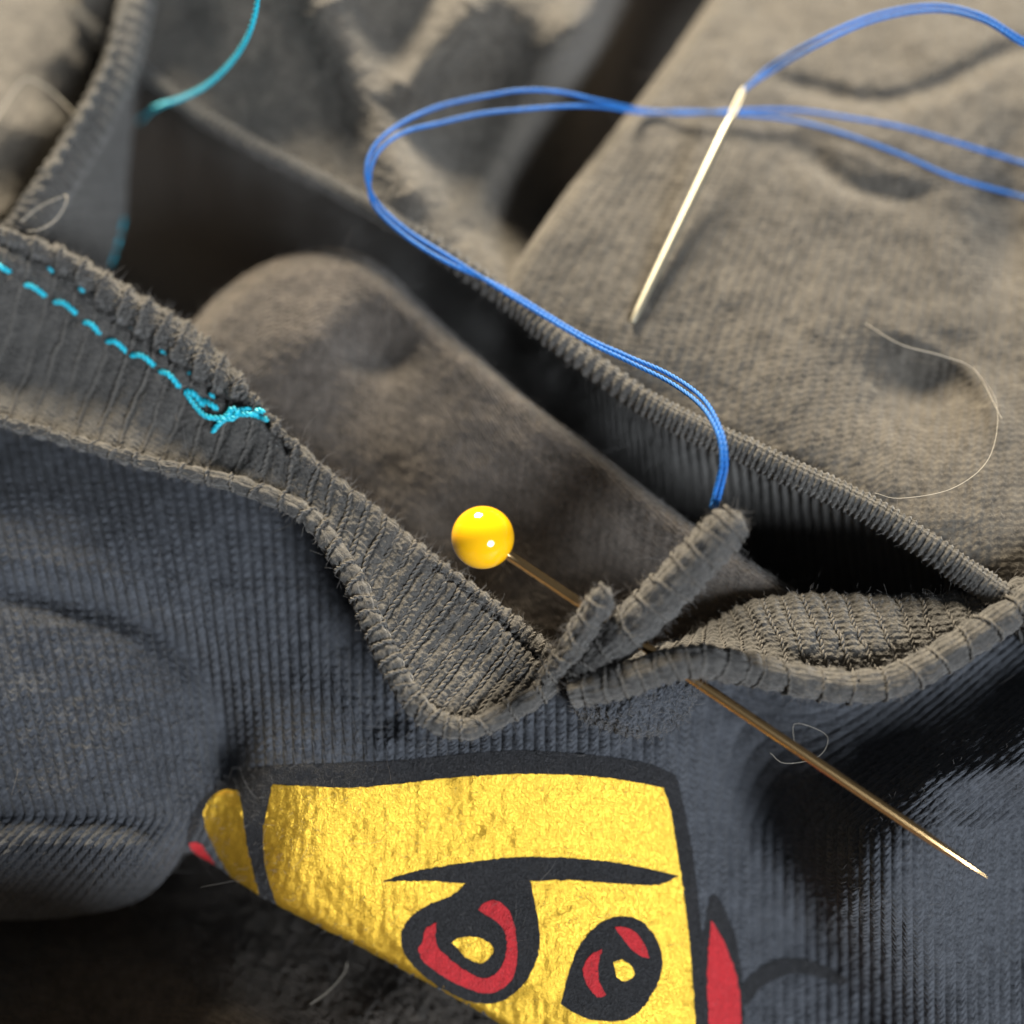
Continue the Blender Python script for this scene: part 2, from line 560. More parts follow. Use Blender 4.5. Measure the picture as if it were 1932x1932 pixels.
def F_folds(x, y):
    h = fold(x, y, [(-60, 1105), (120, 1130), (280, 1180), (390, 1280), (415, 1400), (430, 1500)], -.16, 34)
    h += fold(x, y, [(-120, 1535), (100, 1538), (240, 1545), (345, 1570)], -.07, 28)
    h += fold(x, y, [(1700, 1478), (1820, 1462), (1990, 1440)], .06, 26)
    h += fold(x, y, [(1780, 1530), (1860, 1515), (1990, 1500)], -.05, 30)
    h += fold(x, y, [(1340, 1330), (1440, 1560), (1540, 1740), (1660, 1950)], -.17, 75)
    h += bump2(x, y, 1695, 1660, 95, 120, .22)
    h += bump2(x, y, 436, 1405, 50, 85, -.18)
    h += fold(x, y, [(640, 1160), (700, 1290), (760, 1390)], -.12, 40)
    h -= 0.0005 * np.clip(y - 1120, 0, 900)
    return h + 0.012 * fbm(x / 60, y / 60, 3, 3)


F_top = [(-120, 760), (60, 790), (240, 840), (420, 885), (540, 930), (620, 1030), (690, 1150), (740, 1250), (790, 1330), (860, 1350), (960, 1310), (1060, 1250), (1160, 1240),
         (1300, 1200), (1420, 1220), (1560, 1260), (1680, 1250), (1800, 1190), (1920, 1120), (2200, 1020), (2420, 980)]
F_bot = [(-120, 1740), (0, 1737), (110, 1732), (200, 1718), (270, 1695), (320, 1650), (352, 1608), (395, 1625), (445, 1660), (500, 1695), (570, 1732), (660, 1776), (760, 1830), (860, 1884),
         (960, 1940), (1080, 2000), (1240, 2060), (1440, 2080), (1700, 2080), (2050, 2080), (2420, 2080)]
F = Sheet(F_top, F_bot, F_pts, folds=F_folds, rolls={'bottom': (14, .07, 1.6)}, ns=1250, nt=560)


def wale(x, y):
    """which column of loops runs through a place of the front"""
    u = (x - 966) / 280
    w = 1 / (1 + np.exp(-(x - 1480) / 60))
    u = u - 1.15 * (np.clip(1560 - y, 0, 420) / 273) * w
    wl = 1 / (1 + np.exp((x - 420) / 90))
    u = u - wl * (y - 1100) / 273 * 0.22
    return u + wl / (1 + np.exp(-(y - 1540) / 12)) * (y - 1540) / 273 * 1.1


PRINT_ZONE = [(470, 1500), (700, 1450), (1000, 1425), (1260, 1450), (1310, 1750), (1330, 2040), (1000, 1990), (700, 1810), (490, 1700)]


def front_relief(x, y):
    u = wale(x, y)
    cx, cy = (x - 860) / 490, (y - 1720) / 310
    keep = np.clip((np.maximum(np.abs(cx), np.abs(cy)) - 0.92) / 0.12, 0.22, 1)
    keep = keep * (1 - 0.55 / (1 + np.exp(-(x - 1380) / 40)))
    keep = keep * np.clip((np.interp(x, F.edges['bottom'][:, 0], F.edges['bottom'][:, 1]) - y - 4) / 45, 0, 1)
    a = np.abs(2 * (u / 0.073 - np.floor(u / 0.073)) - 1)
    loops = np.sin(2 * np.pi * (y / 268 / 0.056 + 0.6 * a + 0.15 * fbm(x / 50, y / 50, 2, 15)))
    return 0.0130 * keep * (np.abs(np.sin(np.pi * u / 0.073)) - .6) + 0.0042 * keep * loops * (1 - a * a) + 0.004 * fbm(x / 9, y / 9, 2, 9)


F.u = wale(F.x, F.y)
F.relief(front_relief(F.x, F.y))
child(F.build('front_panel', M_FRONT, shirt))

# cloth under the fold at the bottom left --------------------------------
LLp = [(-100, 1700, -1.5), (300, 1700, -1.6), (500, 1700, -1.55), (700, 1760, -1.45), (0, 1800, -1.3), (0, 1932, -1.0), (400, 1932, -.95), (700, 1932, -1.0), (1000, 1980, -1.2), (300, 1820, -1.2), (500, 1820, -1.2), (-160, 2240, .75), (100, 2240, .8), (350, 2240, .75), (560, 2240, .35), (760, 2240, -.5), (1000, 2240, -1.2), (1300, 2240, -1.4), (200, 2060, -1.15), (0, 2040, -1.1), (400, 2060, -1.2)]  # high rise below the frame is added to shade the cloth behind it
LL = Sheet([(-160, 1560), (200, 1560), (500, 1600), (800, 1700), (1250, 1850)], [(-160, 2330), (200, 2330), (500, 2330), (800, 2330), (1250, 2330)], LLp,
           folds=lambda x, y: 0.02 * fbm(x / 90, y / 90, 3, 5) - 0.15, ns=360, nt=200)
LL.u = LL.u + 0.4 * LL.v
LL.relief(0.0025 * np.cos(2 * np.pi * LL.u / 0.07) + 0.006 * fbm(LL.x / 9, LL.y / 9, 2, 33))
child(LL.build('lower_panel', M_IN, shirt))

# inside of the shirt: the mound behind the neckband ----------------------
M_top = [(318, 700), (340, 645), (372, 598), (425, 545), (490, 502), (565, 476), (640, 470), (715, 496), (800, 578), (900, 668), (1000, 755), (1100, 830), (1200, 907), (1300, 982), (1400, 1048), (1500, 1112), (1600, 1180), (1700, 1250)]
M_bot = [(330, 760), (350, 770), (390, 780), (440, 800), (490, 850), (560, 930), (640, 990), (720, 1060), (800, 1120), (880, 1190), (960, 1260), (1050, 1310), (1150, 1330), (1260, 1335), (1380, 1320), (1490, 1300), (1590, 1295), (1690, 1290)]
M_pts = [(340, 650, 1.1), (372, 600, 1.2), (500, 505, 1.42), (640, 475, 1.48), (800, 580, 1.45), (1000, 760, 1.35), (1200, 910, 1.2), (1400, 1050, 1.05), (1600, 1180, .8),
         (600, 640, 1.35), (480, 660, 1.25), (560, 850, .85), (720, 680, 1.15), (850, 820, 1.05), (800, 950, .75), (950, 1000, .7), (1000, 1150, .4), (1100, 950, .9), (1200, 1080, .65), (1250, 1250, .25),
         (1400, 1200, .45), (400, 720, 1.05), (1550, 1260, .4)]


def M_folds(x, y):
    h = bump2(x, y, 715, 660, 70, 55, -.13)
    h += fold(x, y, [(860, 690), (1000, 800), (1160, 930), (1260, 1010)], -.05, 40)
    return h + 0.010 * fbm(x / 70, y / 70, 3, 11)


M = Sheet(M_top, M_bot, M_pts, folds=M_folds, rolls={'top': (46, .24, 3.6)}, ns=420, nt=260)
M.relief(0.004 * fbm(M.x / 8, M.y / 8, 2, 4))
child(M.build('inside_panel', M_IN, shirt))

# neckband in front (left run) --------------------------------------------
LB_T = [(-130, 375), (0, 425), (130, 472), (250, 545), (360, 612), (440, 690), (510, 780), (600, 868), (700, 948), (800, 1030), (880, 1092), (960, 1150), (1020, 1200), (1055, 1232), (1080, 1252)]
LB_L = [(-250, 745), (-110, 778), (20, 812), (140, 846), (262, 882), (368, 908), (465, 934), (575, 985), (650, 1085), (700, 1190), (745, 1285), (800, 1360), (880, 1388), (985, 1340), (1072, 1280)]
LB_pts = [(-130, 375, 2.0), (0, 425, 1.95), (130, 470, 1.88), (250, 545, 1.8), (360, 612, 1.7), (440, 690, 1.6), (510, 780, 1.5), (600, 870, 1.4), (700, 950, 1.28), (800, 1030, 1.16), (880, 1090, 1.07), (960, 1150, 1.0), (1050, 1230, 1.0),
          (-130, 770, 1.4), (0, 806, 1.38), (285, 888, 1.32), (465, 934, 1.27), (575, 985, 1.22), (640, 1070, 1.15), (722, 1240, 1.0), (800, 1360, .88), (880, 1388, .83), (985, 1340, .88), (1072, 1280, .95),
          (0, 520, 1.80), (0, 630, 1.46), (0, 700, 1.31), (180, 630, 1.60), (170, 730, 1.30), (200, 800, 1.31), (330, 730, 1.50), (330, 805, 1.27), (430, 800, 1.40), (440, 862, 1.24), (560, 920, 1.24), (650, 970, 1.24), (760, 1150, 1.02), (880, 1250, .86), (960, 1260, .88)]
groove = [(-130, 408), (17, 463), (132, 529), (206, 595), (313, 670), (400, 738), (470, 770), (540, 850)]
groove2 = [(800, 1060), (850, 1092), (930, 1160), (1000, 1228), (1040, 1262)]


def LB_folds(x, y):
    h = fold(x, y, groove, -.075, 7, False)
    h += fold(x, y, [(g[0] + 14, g[1] - 34) for g in groove], .05, 22, False)
    h += fold(x, y, groove2, -.06, 6, True)
    h += fold(x, y, [(-130, 470), (8, 505), (120, 578), (200, 640), (300, 700), (390, 765)], -.03, 9, False)
    h += 0.012 * fbm(x / 40, y / 40, 3, 21)
    return h


LB = Sheet(LB_T, LB_L, LB_pts, folds=LB_folds, rolls={'top': (16, .09, .5), 'bottom': (24, .13, .5)}, ns=1300, nt=200)
sidx = LB.s * (len(LB_T) - 1)
ph_tab = np.array([0, 2.6, 5.2, 8.2, 11.2, 13.6, 15.6, 18.0, 21.0, 24.6, 28.0, 31.5, 34.5, 36.5, 38.0])
ph = np.interp(sidx.ravel(), np.arange(len(ph_tab)), ph_tab).reshape(sidx.shape)
gd, _, gs = poly_dist(LB.x, LB.y, catmull(groove, 60))
above = np.where((gs > 0) & (LB.x < 560), 1.0, 0.0)
ph_base = ph + 0.08 * fbm(LB.x / 40, LB.y / 40, 2, 17)
ph = ph_base + 0.5 * above
LB.relief(0.010 * np.cos(2 * np.pi * (ph + .5)) + 0.006 * fbm(LB.x / 6, LB.y / 6, 2, 2) + 0.014 * fbm(LB.x / 5, LB.y / 5, 2, 6) * above)
LB.u = ph * 0.2
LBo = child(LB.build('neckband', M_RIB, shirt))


def rib_yarns(sheet, ph, k0, k1, owner, rows, r=0.013, lift=0.004, step=1.0, seed=0):
    """raised columns of the ribbing, each following the band from edge to edge"""
    made = 0
    for k in np.arange(k0, k1, step):
        q = []
        for i in range(rows[0], rows[1], 2):
            row = ph[i]
            if row.min() > k or row.max() < k: continue
            c = np.interp(k, row, np.arange(len(row)))
            a = int(c); b = min(a + 1, len(row) - 1); f = c - a
            q.append(sheet.p[i, a] * (1 - f) + sheet.p[i, b] * f + (sheet.n[i, a]) * lift)
        if len(q) < 6: continue
        q = np.array(q)
        L = np.linalg.norm(np.diff(q, axis=0), axis=1).sum()
        q = resample(q[::3], 0.02)
        w = np.cumsum(rng.normal(0, 1, q.shape), 0) * 0.0016
        w -= np.linspace(0, 1, len(w))[:, None] * w[-1]
        q = q + w
        bgr = Bag()
        yarn(bgr, q, r * rng.uniform(.85, 1.1), 2, 0.07, sides=5)
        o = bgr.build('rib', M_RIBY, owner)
        made += 1
    return made


nr = LB.x.shape[0]


def rib_split(sheet, ph, owner):
    for k in range(-2, 38):
        for part in (0, 1):
            q = []
            kk = k + (0.5 if part else 0.0)
            for i in range(6, nr - 5, 2):
                row = ph_base[i] + (0.5 if part else 0.0)
                if row.min() > kk or row.max() < kk: continue
                c = np.interp(kk, row, np.arange(len(row)))
                a = int(c); b = min(a + 1, len(row) - 1); f = c - a
                up = above[i, a] > 0.5
                if up != bool(part): continue
                q.append(sheet.p[i, a] * (1 - f) + sheet.p[i, b] * f + sheet.n[i, a] * 0.004)
            if len(q) < 6: continue
            q = np.array(q)
            q = resample(q[::3], 0.02)
            w = np.cumsum(rng.normal(0, 1, q.shape), 0) * 0.0016
            w -= np.linspace(0, 1, len(w))[:, None] * w[-1]
            bgr = Bag()
            yarn(bgr, q + w, 0.0145 * rng.uniform(.85, 1.1), 2, 0.085, sides=5)
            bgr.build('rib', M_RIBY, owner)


rib_split(LB, ph, LBo)

# neckband in front (right run) ---------------------------------------------
RB_T = [(1200, 1230), (1290, 1205), (1345, 1172), (1400, 1140), (1480, 1121), (1570, 1118), (1680, 1120), (1780, 1117), (1870, 1105), (1960, 1075), (2050, 1050)]
RB_L = [(1092, 1312), (1240, 1266), (1350, 1254), (1455, 1276), (1550, 1297), (1645, 1302), (1735, 1273), (1815, 1226), (1890, 1178), (1980, 1120), (2070, 1076)]
RB_pts = [(1200, 1230, .75), (1290, 1205, .75), (1345, 1172, .72), (1400, 1140, .85), (1480, 1120, .93), (1680, 1120, 1.02), (1870, 1105, 1.15), (2050, 1050, 1.25),
          (1092, 1310, .90), (1200, 1280, 1.02), (1300, 1255, 1.10), (1400, 1262, 1.04), (1500, 1285, .97), (1600, 1295, .96), (1700, 1280, 1.0), (1790, 1235, 1.08), (1880, 1180, 1.18), (2060, 1080, 1.3),
          (1500, 1215, .99), (1650, 1220, 1.05), (1800, 1175, 1.16), (1400, 1215, .88), (1300, 1222, .92)]
RB = Sheet(RB_T, RB_L, RB_pts, folds=lambda x, y: fold(x, y, [(1420, 1200), (1500, 1240), (1600, 1262), (1700, 1250)], -.02, 14) + 0.012 * fbm(x / 40, y / 40, 3, 31),
           rolls={'top': (12, .07, .6), 'bottom': (20, .08, .5)}, ns=900, nt=150)
ph = RB.s * (len(RB_T) - 1) * 2.3 + 0.12 * fbm(RB.x / 30, RB.y / 30, 2, 19)
RB.relief(0.012 * np.cos(2 * np.pi * (ph + .5)) + 0.006 * fbm(RB.x / 6, RB.y / 6, 2, 12))
RB.u = ph * 0.2
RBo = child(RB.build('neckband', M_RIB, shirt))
rib_yarns(RB, ph, 1, 24, RBo, (5, RB.x.shape[0] - 8))

# lip of the band hanging under the pinned gather
LP = Sheet([(1075, 1290), (1140, 1285), (1220, 1262), (1300, 1250), (1345, 1255)], [(1085, 1350), (1130, 1372), (1200, 1392), (1270, 1375), (1330, 1300)],
           [(1075, 1290, .85), (1140, 1285, .9), (1220, 1262, .92), (1300, 1250, .95), (1085, 1350, .7), (1130, 1372, .62), (1200, 1392, .6), (1270, 1375, .62), (1330, 1300, .8), (1200, 1330, .85), (1150, 1330, .82)],
           folds=lambda x, y: 0.012 * fbm(x / 30, y / 30, 3, 41), rolls={'bottom': (30, .15, .35)}, ns=160, nt=100)
LP.relief(0.012 * fbm(LP.x / 7, LP.y / 7, 2, 14))
LP.u = LP.u * 1.0
child(LP.build('neckband_lip', M_FRONT, shirt))


# rolled edges of the ribbing: a soft rope of cloth with the ribs lapping over it
def edge_roll(name, path, r, rings, mat=None, bump=0.006, stretch=1.0, taper=0.0, seed=0, ring_r=0.0125, ring_mat=None, rough=0.009, sides=36, step=0.012):
    path = np.array(path, float)
    rr = np.broadcast_to(r, (len(path),))
    q = catmull(np.column_stack([P(path[:, 0], path[:, 1], path[:, 2]), rr]), len(path) * 40)
    idx = np.linspace(0, len(path) - 1, len(q))
    L = np.concatenate([[0], np.cumsum(np.linalg.norm(np.diff(q[:, :3], axis=0), axis=1))])
    n = int(L[-1] / step)
    g = np.linspace(0, L[-1], n)
    c = np.stack([np.interp(g, L, q[:, k]) for k in range(3)], 1)
    rad = np.interp(g, L, q[:, 3]); gi = np.interp(g, L, idx)
    if taper:
        e = np.clip((L[-1] - g) / taper, 0, 1)
        rad = rad * np.sqrt(np.clip(1 - (1 - e) ** 2, 0.01, 1))
    t = np.gradient(c, axis=0); t /= np.linalg.norm(t, axis=1, keepdims=True)
    up = np.array([0, -0.2, 1.0]); up = up - t * (t @ up)[:, None]; up /= np.linalg.norm(up, axis=1, keepdims=True)
    sd = np.cross(t, up)
    th = np.linspace(0, 2 * np.pi, sides, endpoint=False)
    kk = np.interp(gi, np.asarray(rings), np.arange(len(rings)))           # rib count along the roll
    prof = rad[:, None] * (1 + 0 * th[None])
    prof = prof + bump * np.cos(2 * np.pi * (kk[:, None] + .5)) + rough * fbm(g[:, None] / 0.05 + 0 * th, th[None] * 3 + 0 * g[:, None], 2, seed) \
        + 0.05 * rad[:, None] * fbm(g[:, None] / 0.3 + 0 * th, th[None] + 0 * g[:, None], 2, seed + 2)
    st = np.where(np.cos(th) < 0, stretch, 1.0)
    p = c[:, None] + sd[:, None] * (prof * np.sin(th))[..., None] + up[:, None] * (prof * np.cos(th) * st)[..., None]
    uv = np.stack([np.broadcast_to(kk[:, None] * .2, prof.shape), np.broadcast_to(th[None] * np.mean(rad), prof.shape)], -1)
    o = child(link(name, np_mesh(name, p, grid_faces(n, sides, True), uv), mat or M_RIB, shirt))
    nrm = p - c[:, None]; nrm /= np.linalg.norm(nrm, axis=-1, keepdims=True) + 1e-9
    if ring_r:
        for a in rings:
            i0 = int(np.argmin(np.abs(gi - a)))
            if i0 < 2 or i0 > n - 4: continue
            tw = rng.uniform(-.035, .035)
            arc = np.radians(np.linspace(-130, 130, 18))
            loop = c[i0] + sd[i0] * ((rad[i0] + bump * .4 - .001) * np.sin(arc))[:, None] + up[i0] * ((rad[i0] + bump * .4 - .001) * np.cos(arc) * np.where(np.cos(arc) < 0, stretch, 1))[:, None] \
                + t[i0] * (tw * np.sin(arc))[:, None] + rng.normal(0, .003, (18, 3))
            bgr = Bag(); yarn(bgr, loop, ring_r * rng.uniform(.75, 1.15), 2, 0.07, sides=5)
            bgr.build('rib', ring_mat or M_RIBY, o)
    return o, p, nrm


RE_path = [(1078, 1306, 1.02), (1140, 1292, 1.10), (1190, 1279, 1.16), (1240, 1262, 1.21), (1285, 1250, 1.25), (1330, 1247, 1.24), (1395, 1260, 1.14), (1450, 1271, 1.08), (1550, 1292, 1.03), (1650, 1294, 1.03), (1735, 1264, 1.08),
           (1815, 1217, 1.17), (1890, 1167, 1.24), (1980, 1110, 1.30), (2070, 1065, 1.35)]
RE = edge_roll('neckband_edge', RE_path, 0.098, np.arange(0.5, 14, 0.62), bump=.007, stretch=1.25, seed=3)
LE_idx = np.interp(np.arange(8, 38), ph_tab, np.arange(len(ph_tab)))
LE_path = [(x + 3, y - 13, h) for (x, y), h in zip(LB_L, [1.4, 1.39, 1.37, 1.35, 1.33, 1.31, 1.27, 1.22, 1.14, 1.06, .98, .90, .85, .90, .98])]
LE = edge_roll('neckband_edge', LE_path, [.036, .036, .036, .038, .042, .048, .056, .064, .07, .074, .072, .07, .066, .066, .06], np.interp(np.arange(0, 38), ph_tab, np.arange(len(ph_tab))), bump=.006, seed=13)
# pleats standing up where the pin gathers the band
PL1 = [(1082, 1288, 1.00), (1130, 1238, 1.12), (1225, 1148, 1.38), (1300, 1073, 1.58), (1362, 1006, 1.74), (1396, 966, 1.82)]
pl1 = edge_roll('neckband_pleat', PL1, [.10, .12, .13, .135, .13, .124], np.arange(0.3, 5.0, 0.44), bump=.008, stretch=1.5, taper=.17, seed=23, rough=.012)
PL2 = [(1030, 1282, .98), (1068, 1240, 1.12), (1105, 1180, 1.32), (1133, 1133, 1.46), (1148, 1108, 1.5)]
pl2 = edge_roll('neckband_pleat', PL2, [.07, .08, .08, .082, .078], np.arange(0.4, 4.0, 0.62), bump=.007, stretch=1.6, taper=.13, seed=33, rough=.010)

# band of the far side of the neck opening --------------------------------------
ridge = [(40, -90), (140, 10), (230, 95), (300, 150), (370, 202), (470, 262), (580, 318), (690, 378), (800, 442), (950, 548), (1050, 630), (1200, 737), (1300, 792), (1400, 836), (1500, 885), (1600, 930), (1700, 986), (1800, 1055), (1880, 1110), (1970, 1175)]
rh = [1.5, 1.55, 1.6, 1.65, 1.7, 1.75, 1.75, 1.72, 1.7, 1.6, 1.55, 1.45, 1.42, 1.4, 1.38, 1.35, 1.32, 1.28, 1.25, 1.2]
BB_b = [(a + 50, b + 520) for a, b in ridge]
BB_pts = [(a, b, h) for (a, b), h in zip(ridge, rh)]
for da, db, dh in ((4, 30, -.55), (10, 90, -1.5), (25, 260, -3.0), (50, 520, -4.8)):
    BB_pts += [(a + da, b + db, h + dh * np.interp(a, [900, 1250], [1, .62])) for (a, b), h in zip(ridge, rh)]
BB = Sheet(ridge, BB_b, BB_pts, rolls={'top': (14, .07, .7)}, ns=1000, nt=150)
ph = BB.u / 0.088 + 0.1 * fbm(BB.x / 30, BB.y / 30, 2, 77)
fade = np.clip((BB.x - 900) / 350, 0.12, 1)
onface = np.clip(1 - (BB.t - 0.08) / 0.08, 0.22, 1)
BB.relief(0.010 * np.cos(2 * np.pi * ph) * fade * np.clip(1 - (BB.t - .3) / .3, .2, 1) + 0.004 * fbm(BB.x / 7, BB.y / 7, 2, 7))
BB.u = ph * 0.2
child(BB.build('back_neckband', M_RIB, shirt))

BE_path = [(a + 2, b + 12, h - .03) for (a, b), h in zip(ridge, rh)]
BE = edge_roll('back_neckband_edge', BE_path, [.07] * 9 + [.075, .08, .088] + [.092] * 8, np.linspace(0, 19, 175), bump=.009, ring_r=0, seed=43, rough=.006, sides=28)

# cloth beyond it, right ------------------------------------------------------------
UR_pts = [(1380, -30, 1.95), (1150, 270, 1.8), (950, 535, 1.52), (1200, 730, 1.28), (1500, 880, 1.22), (1900, 1110, 1.08), (1210, 690, 1.38), (1510, 835, 1.32), (1880, 1050, 1.2), (1500, 300, 1.78), (1800, 200, 1.9), (1700, 600, 1.5), (1900, 900, 1.32),
          (1450, 620, 1.52), (1932, 500, 1.55), (1932, 0, 2.0), (1250, 500, 1.62), (1600, 0, 2.0), (1350, 250, 1.84)]


def UR_folds(x, y):
    h = fold(x, y, [(1430, 130), (1520, 165), (1640, 192), (1760, 168), (1890, 105), (1980, 90)], -.05, 22)
    h += fold(x, y, [(1500, 250), (1570, 330), (1660, 365), (1790, 372)], -.06, 24)
    h += bump2(x, y, 1730, 730, 110, 90, -.2)
    h += bump2(x, y, 1900, 430, 60, 160, -.12)
    h += bump2(x, y, 1480, 240, 70, 90, -.06)
    h += fold(x, y, [(1640, 600), (1760, 660), (1850, 720), (1900, 850)], .05, 22)
    return h + 0.02 * fbm(x / 120, y / 120, 3, 81)


UR = Sheet([(1385, -70), (1550, -70), (1750, -70), (1900, -70), (2080, -70)],
           [(940, 552), (1050, 626), (1190, 728), (1300, 788), (1400, 833), (1500, 880), (1600, 926), (1700, 982), (1800, 1050), (1890, 1112), (2080, 1240)], UR_pts,
           left=[(1385, -70), (1330, 10), (1240, 140), (1150, 255), (1060, 370), (985, 480), (940, 552)],
           folds=UR_folds, rolls={'left': (34, .16, .9), 'top': (10, .05, 4.0)}, ns=420, nt=360)  # deep far-edge drop, out of view, added to block lamp light underneath
UR.relief(0.0035 * fbm(UR.x / 10, UR.y / 10, 2, 8) + 0.003 * np.cos(2 * np.pi * UR.u / 0.07))
child(UR.build('back_panel', M_BACK, shirt))

# cloth beyond it, centre
UC_pts = [(330, 170, 1.6), (470, 260, 1.68), (690, 375, 1.66), (950, 545, 1.5), (600, 250, 1.72), (800, 400, 1.56), (540, 200, 1.78), (640, 330, 1.68), (760, 330, 1.62), (900, 470, 1.5), (700, 100, 1.95), (900, 200, 1.55), (1100, 60, 1.85), (1200, 150, -.15), (1130, 300, .2), (1050, 400, .6), (1260, 40, -.2), (400, 100, 1.95),
          (500, 20, 2.2), (300, 20, 1.9), (1350, 0, -.3), (900, -20, 2.2), (700, -40, 2.4), (400, -40, 2.5), (1000, 500, 1.2)]


def UC_folds(x, y):
    h = fold(x, y, [(570, -80), (620, 40), (690, 180), (760, 330), (860, 460)], .28, 56)
    h += fold(x, y, [(1190, -80), (1110, 40), (1000, 210), (880, 430)], .28, 56)
    h += fold(x, y, [(930, -60), (860, 50), (790, 130), (740, 210)], .22, 52)
    h += bump2(x, y, 470, 215, 60, 40, -.05)
    h += fold(x, y, [(330, -40), (360, 60), (420, 120), (520, 110)], -.10, 44)
    return h + 0.02 * fbm(x / 90, y / 90, 3, 91)


UC = Sheet([(150, -120), (420, -80), (700, -80), (1000, -80), (1460, -80)], [(150, 15), (390, 207), (560, 305), (720, 392), (990, 590)], UC_pts,
           right=[(1460, -80), (1330, 90), (1230, 240), (1100, 440), (990, 590)], folds=UC_folds, rolls={'top': (10, .05, 4.5)}, ns=420, nt=260)  # left end and unseen rear drop added to shut out the warm lamp
UC.relief(0.006 * fbm(UC.x / 10, UC.y / 10, 2, 18))
child(UC.build('back_panel', M_BACK, shirt))

# strap of band at the top left --------------------------------------------------------
LS_l = [(238, -60), (220, 40), (195, 125), (155, 205), (108, 285), (60, 362), (25, 415), (-10, 460), (-50, 510)]
LS_r = [(320, -60), (292, 45), (272, 125), (257, 204), (248, 270), (241, 340), (233, 437), (206, 510), (170, 580)]
LS_pts = [(260, -60, 2.05), (245, 40, 1.98), (225, 125, 1.9), (190, 205, 1.85), (145, 285, 1.8), (95, 362, 1.75), (60, 415, 1.7), (25, 460, 1.6), (-20, 510, 1.5),
          (320, -60, 1.75), (292, 45, 1.55), (272, 125, 1.35), (257, 204, 1.15), (248, 270, 1.02), (241, 340, .92), (233, 437, .8), (206, 510, .7), (170, 580, .6)]
LS = Sheet(LS_l, LS_r, LS_pts, folds=lambda x, y: 0.01 * fbm(x / 40, y / 40, 2, 101), rolls={'top': (30, .16, .9), 'bottom': (8, .05, .6)}, ns=520, nt=120)
ph = LS.s * 24 + 0.1 * fbm(LS.x / 30, LS.y / 30, 2, 107)
LS.relief(0.014 * np.cos(2 * np.pi * ph) * np.clip(1 - (LS.t - .3) / .3, .3, 1) + 0.008 * fbm(LS.x / 7, LS.y / 7, 2, 27))
LS.u = ph * 0.2
child(LS.build('back_neckband', M_RIB, shirt))

LS_path = [(268, -60, 2.0), (250, 40, 1.94), (228, 125, 1.87), (190, 205, 1.82), (145, 285, 1.77), (95, 362, 1.71), (60, 415, 1.66), (25, 460, 1.58), (-20, 510, 1.5)]
edge_roll('back_neckband_edge', LS_path, .14, np.linspace(0, 8, 32), bump=.012, ring_r=0, seed=53, rough=.006, sides=28)

LT = Sheet([(-120, -80), (0, -80), (120, -80), (250, -80)], [(-120, 470), (-60, 470), (-20, 460), (30, 430)],
           [(-100, -60, 1.6), (60, -60, 1.7), (180, -60, 1.6), (0, 100, 1.55), (120, 120, 1.45), (0, 250, 1.45), (80, 250, 1.3), (0, 400, 1.2), (-100, 250, 1.5), (-100, 450, 1.2), (200, 80, 1.3), (140, 200, 1.15), (60, 340, 1.1)],
           right=[(250, -80), (226, 20), (205, 110), (165, 200), (110, 290), (50, 380), (10, 440)], folds=lambda x, y: 0.02 * fbm(x / 80, y / 80, 3, 111),
           rolls={'right': (30, .16, 1.2)}, ns=200, nt=240)
LT.relief(0.005 * fbm(LT.x / 10, LT.y / 10, 2, 28))
child(LT.build('back_panel', M_BACK, shirt))

# cloth lying at the bottom of the pile
DP = Sheet([(-300, -200), (966, -200), (2300, -200)], [(-300, 2300), (966, 2300), (2300, 2300)], [(0, 0, -3.1), (1932, 0, -3.1), (0, 1932, -2.9), (1932, 1932, -2.9), (966, 966, -3.0)],
           folds=lambda x, y: 0.12 * fbm(x / 260, y / 260, 3, 121), ns=120, nt=120)
child(DP.build('lower_panel', M_IN, shirt))


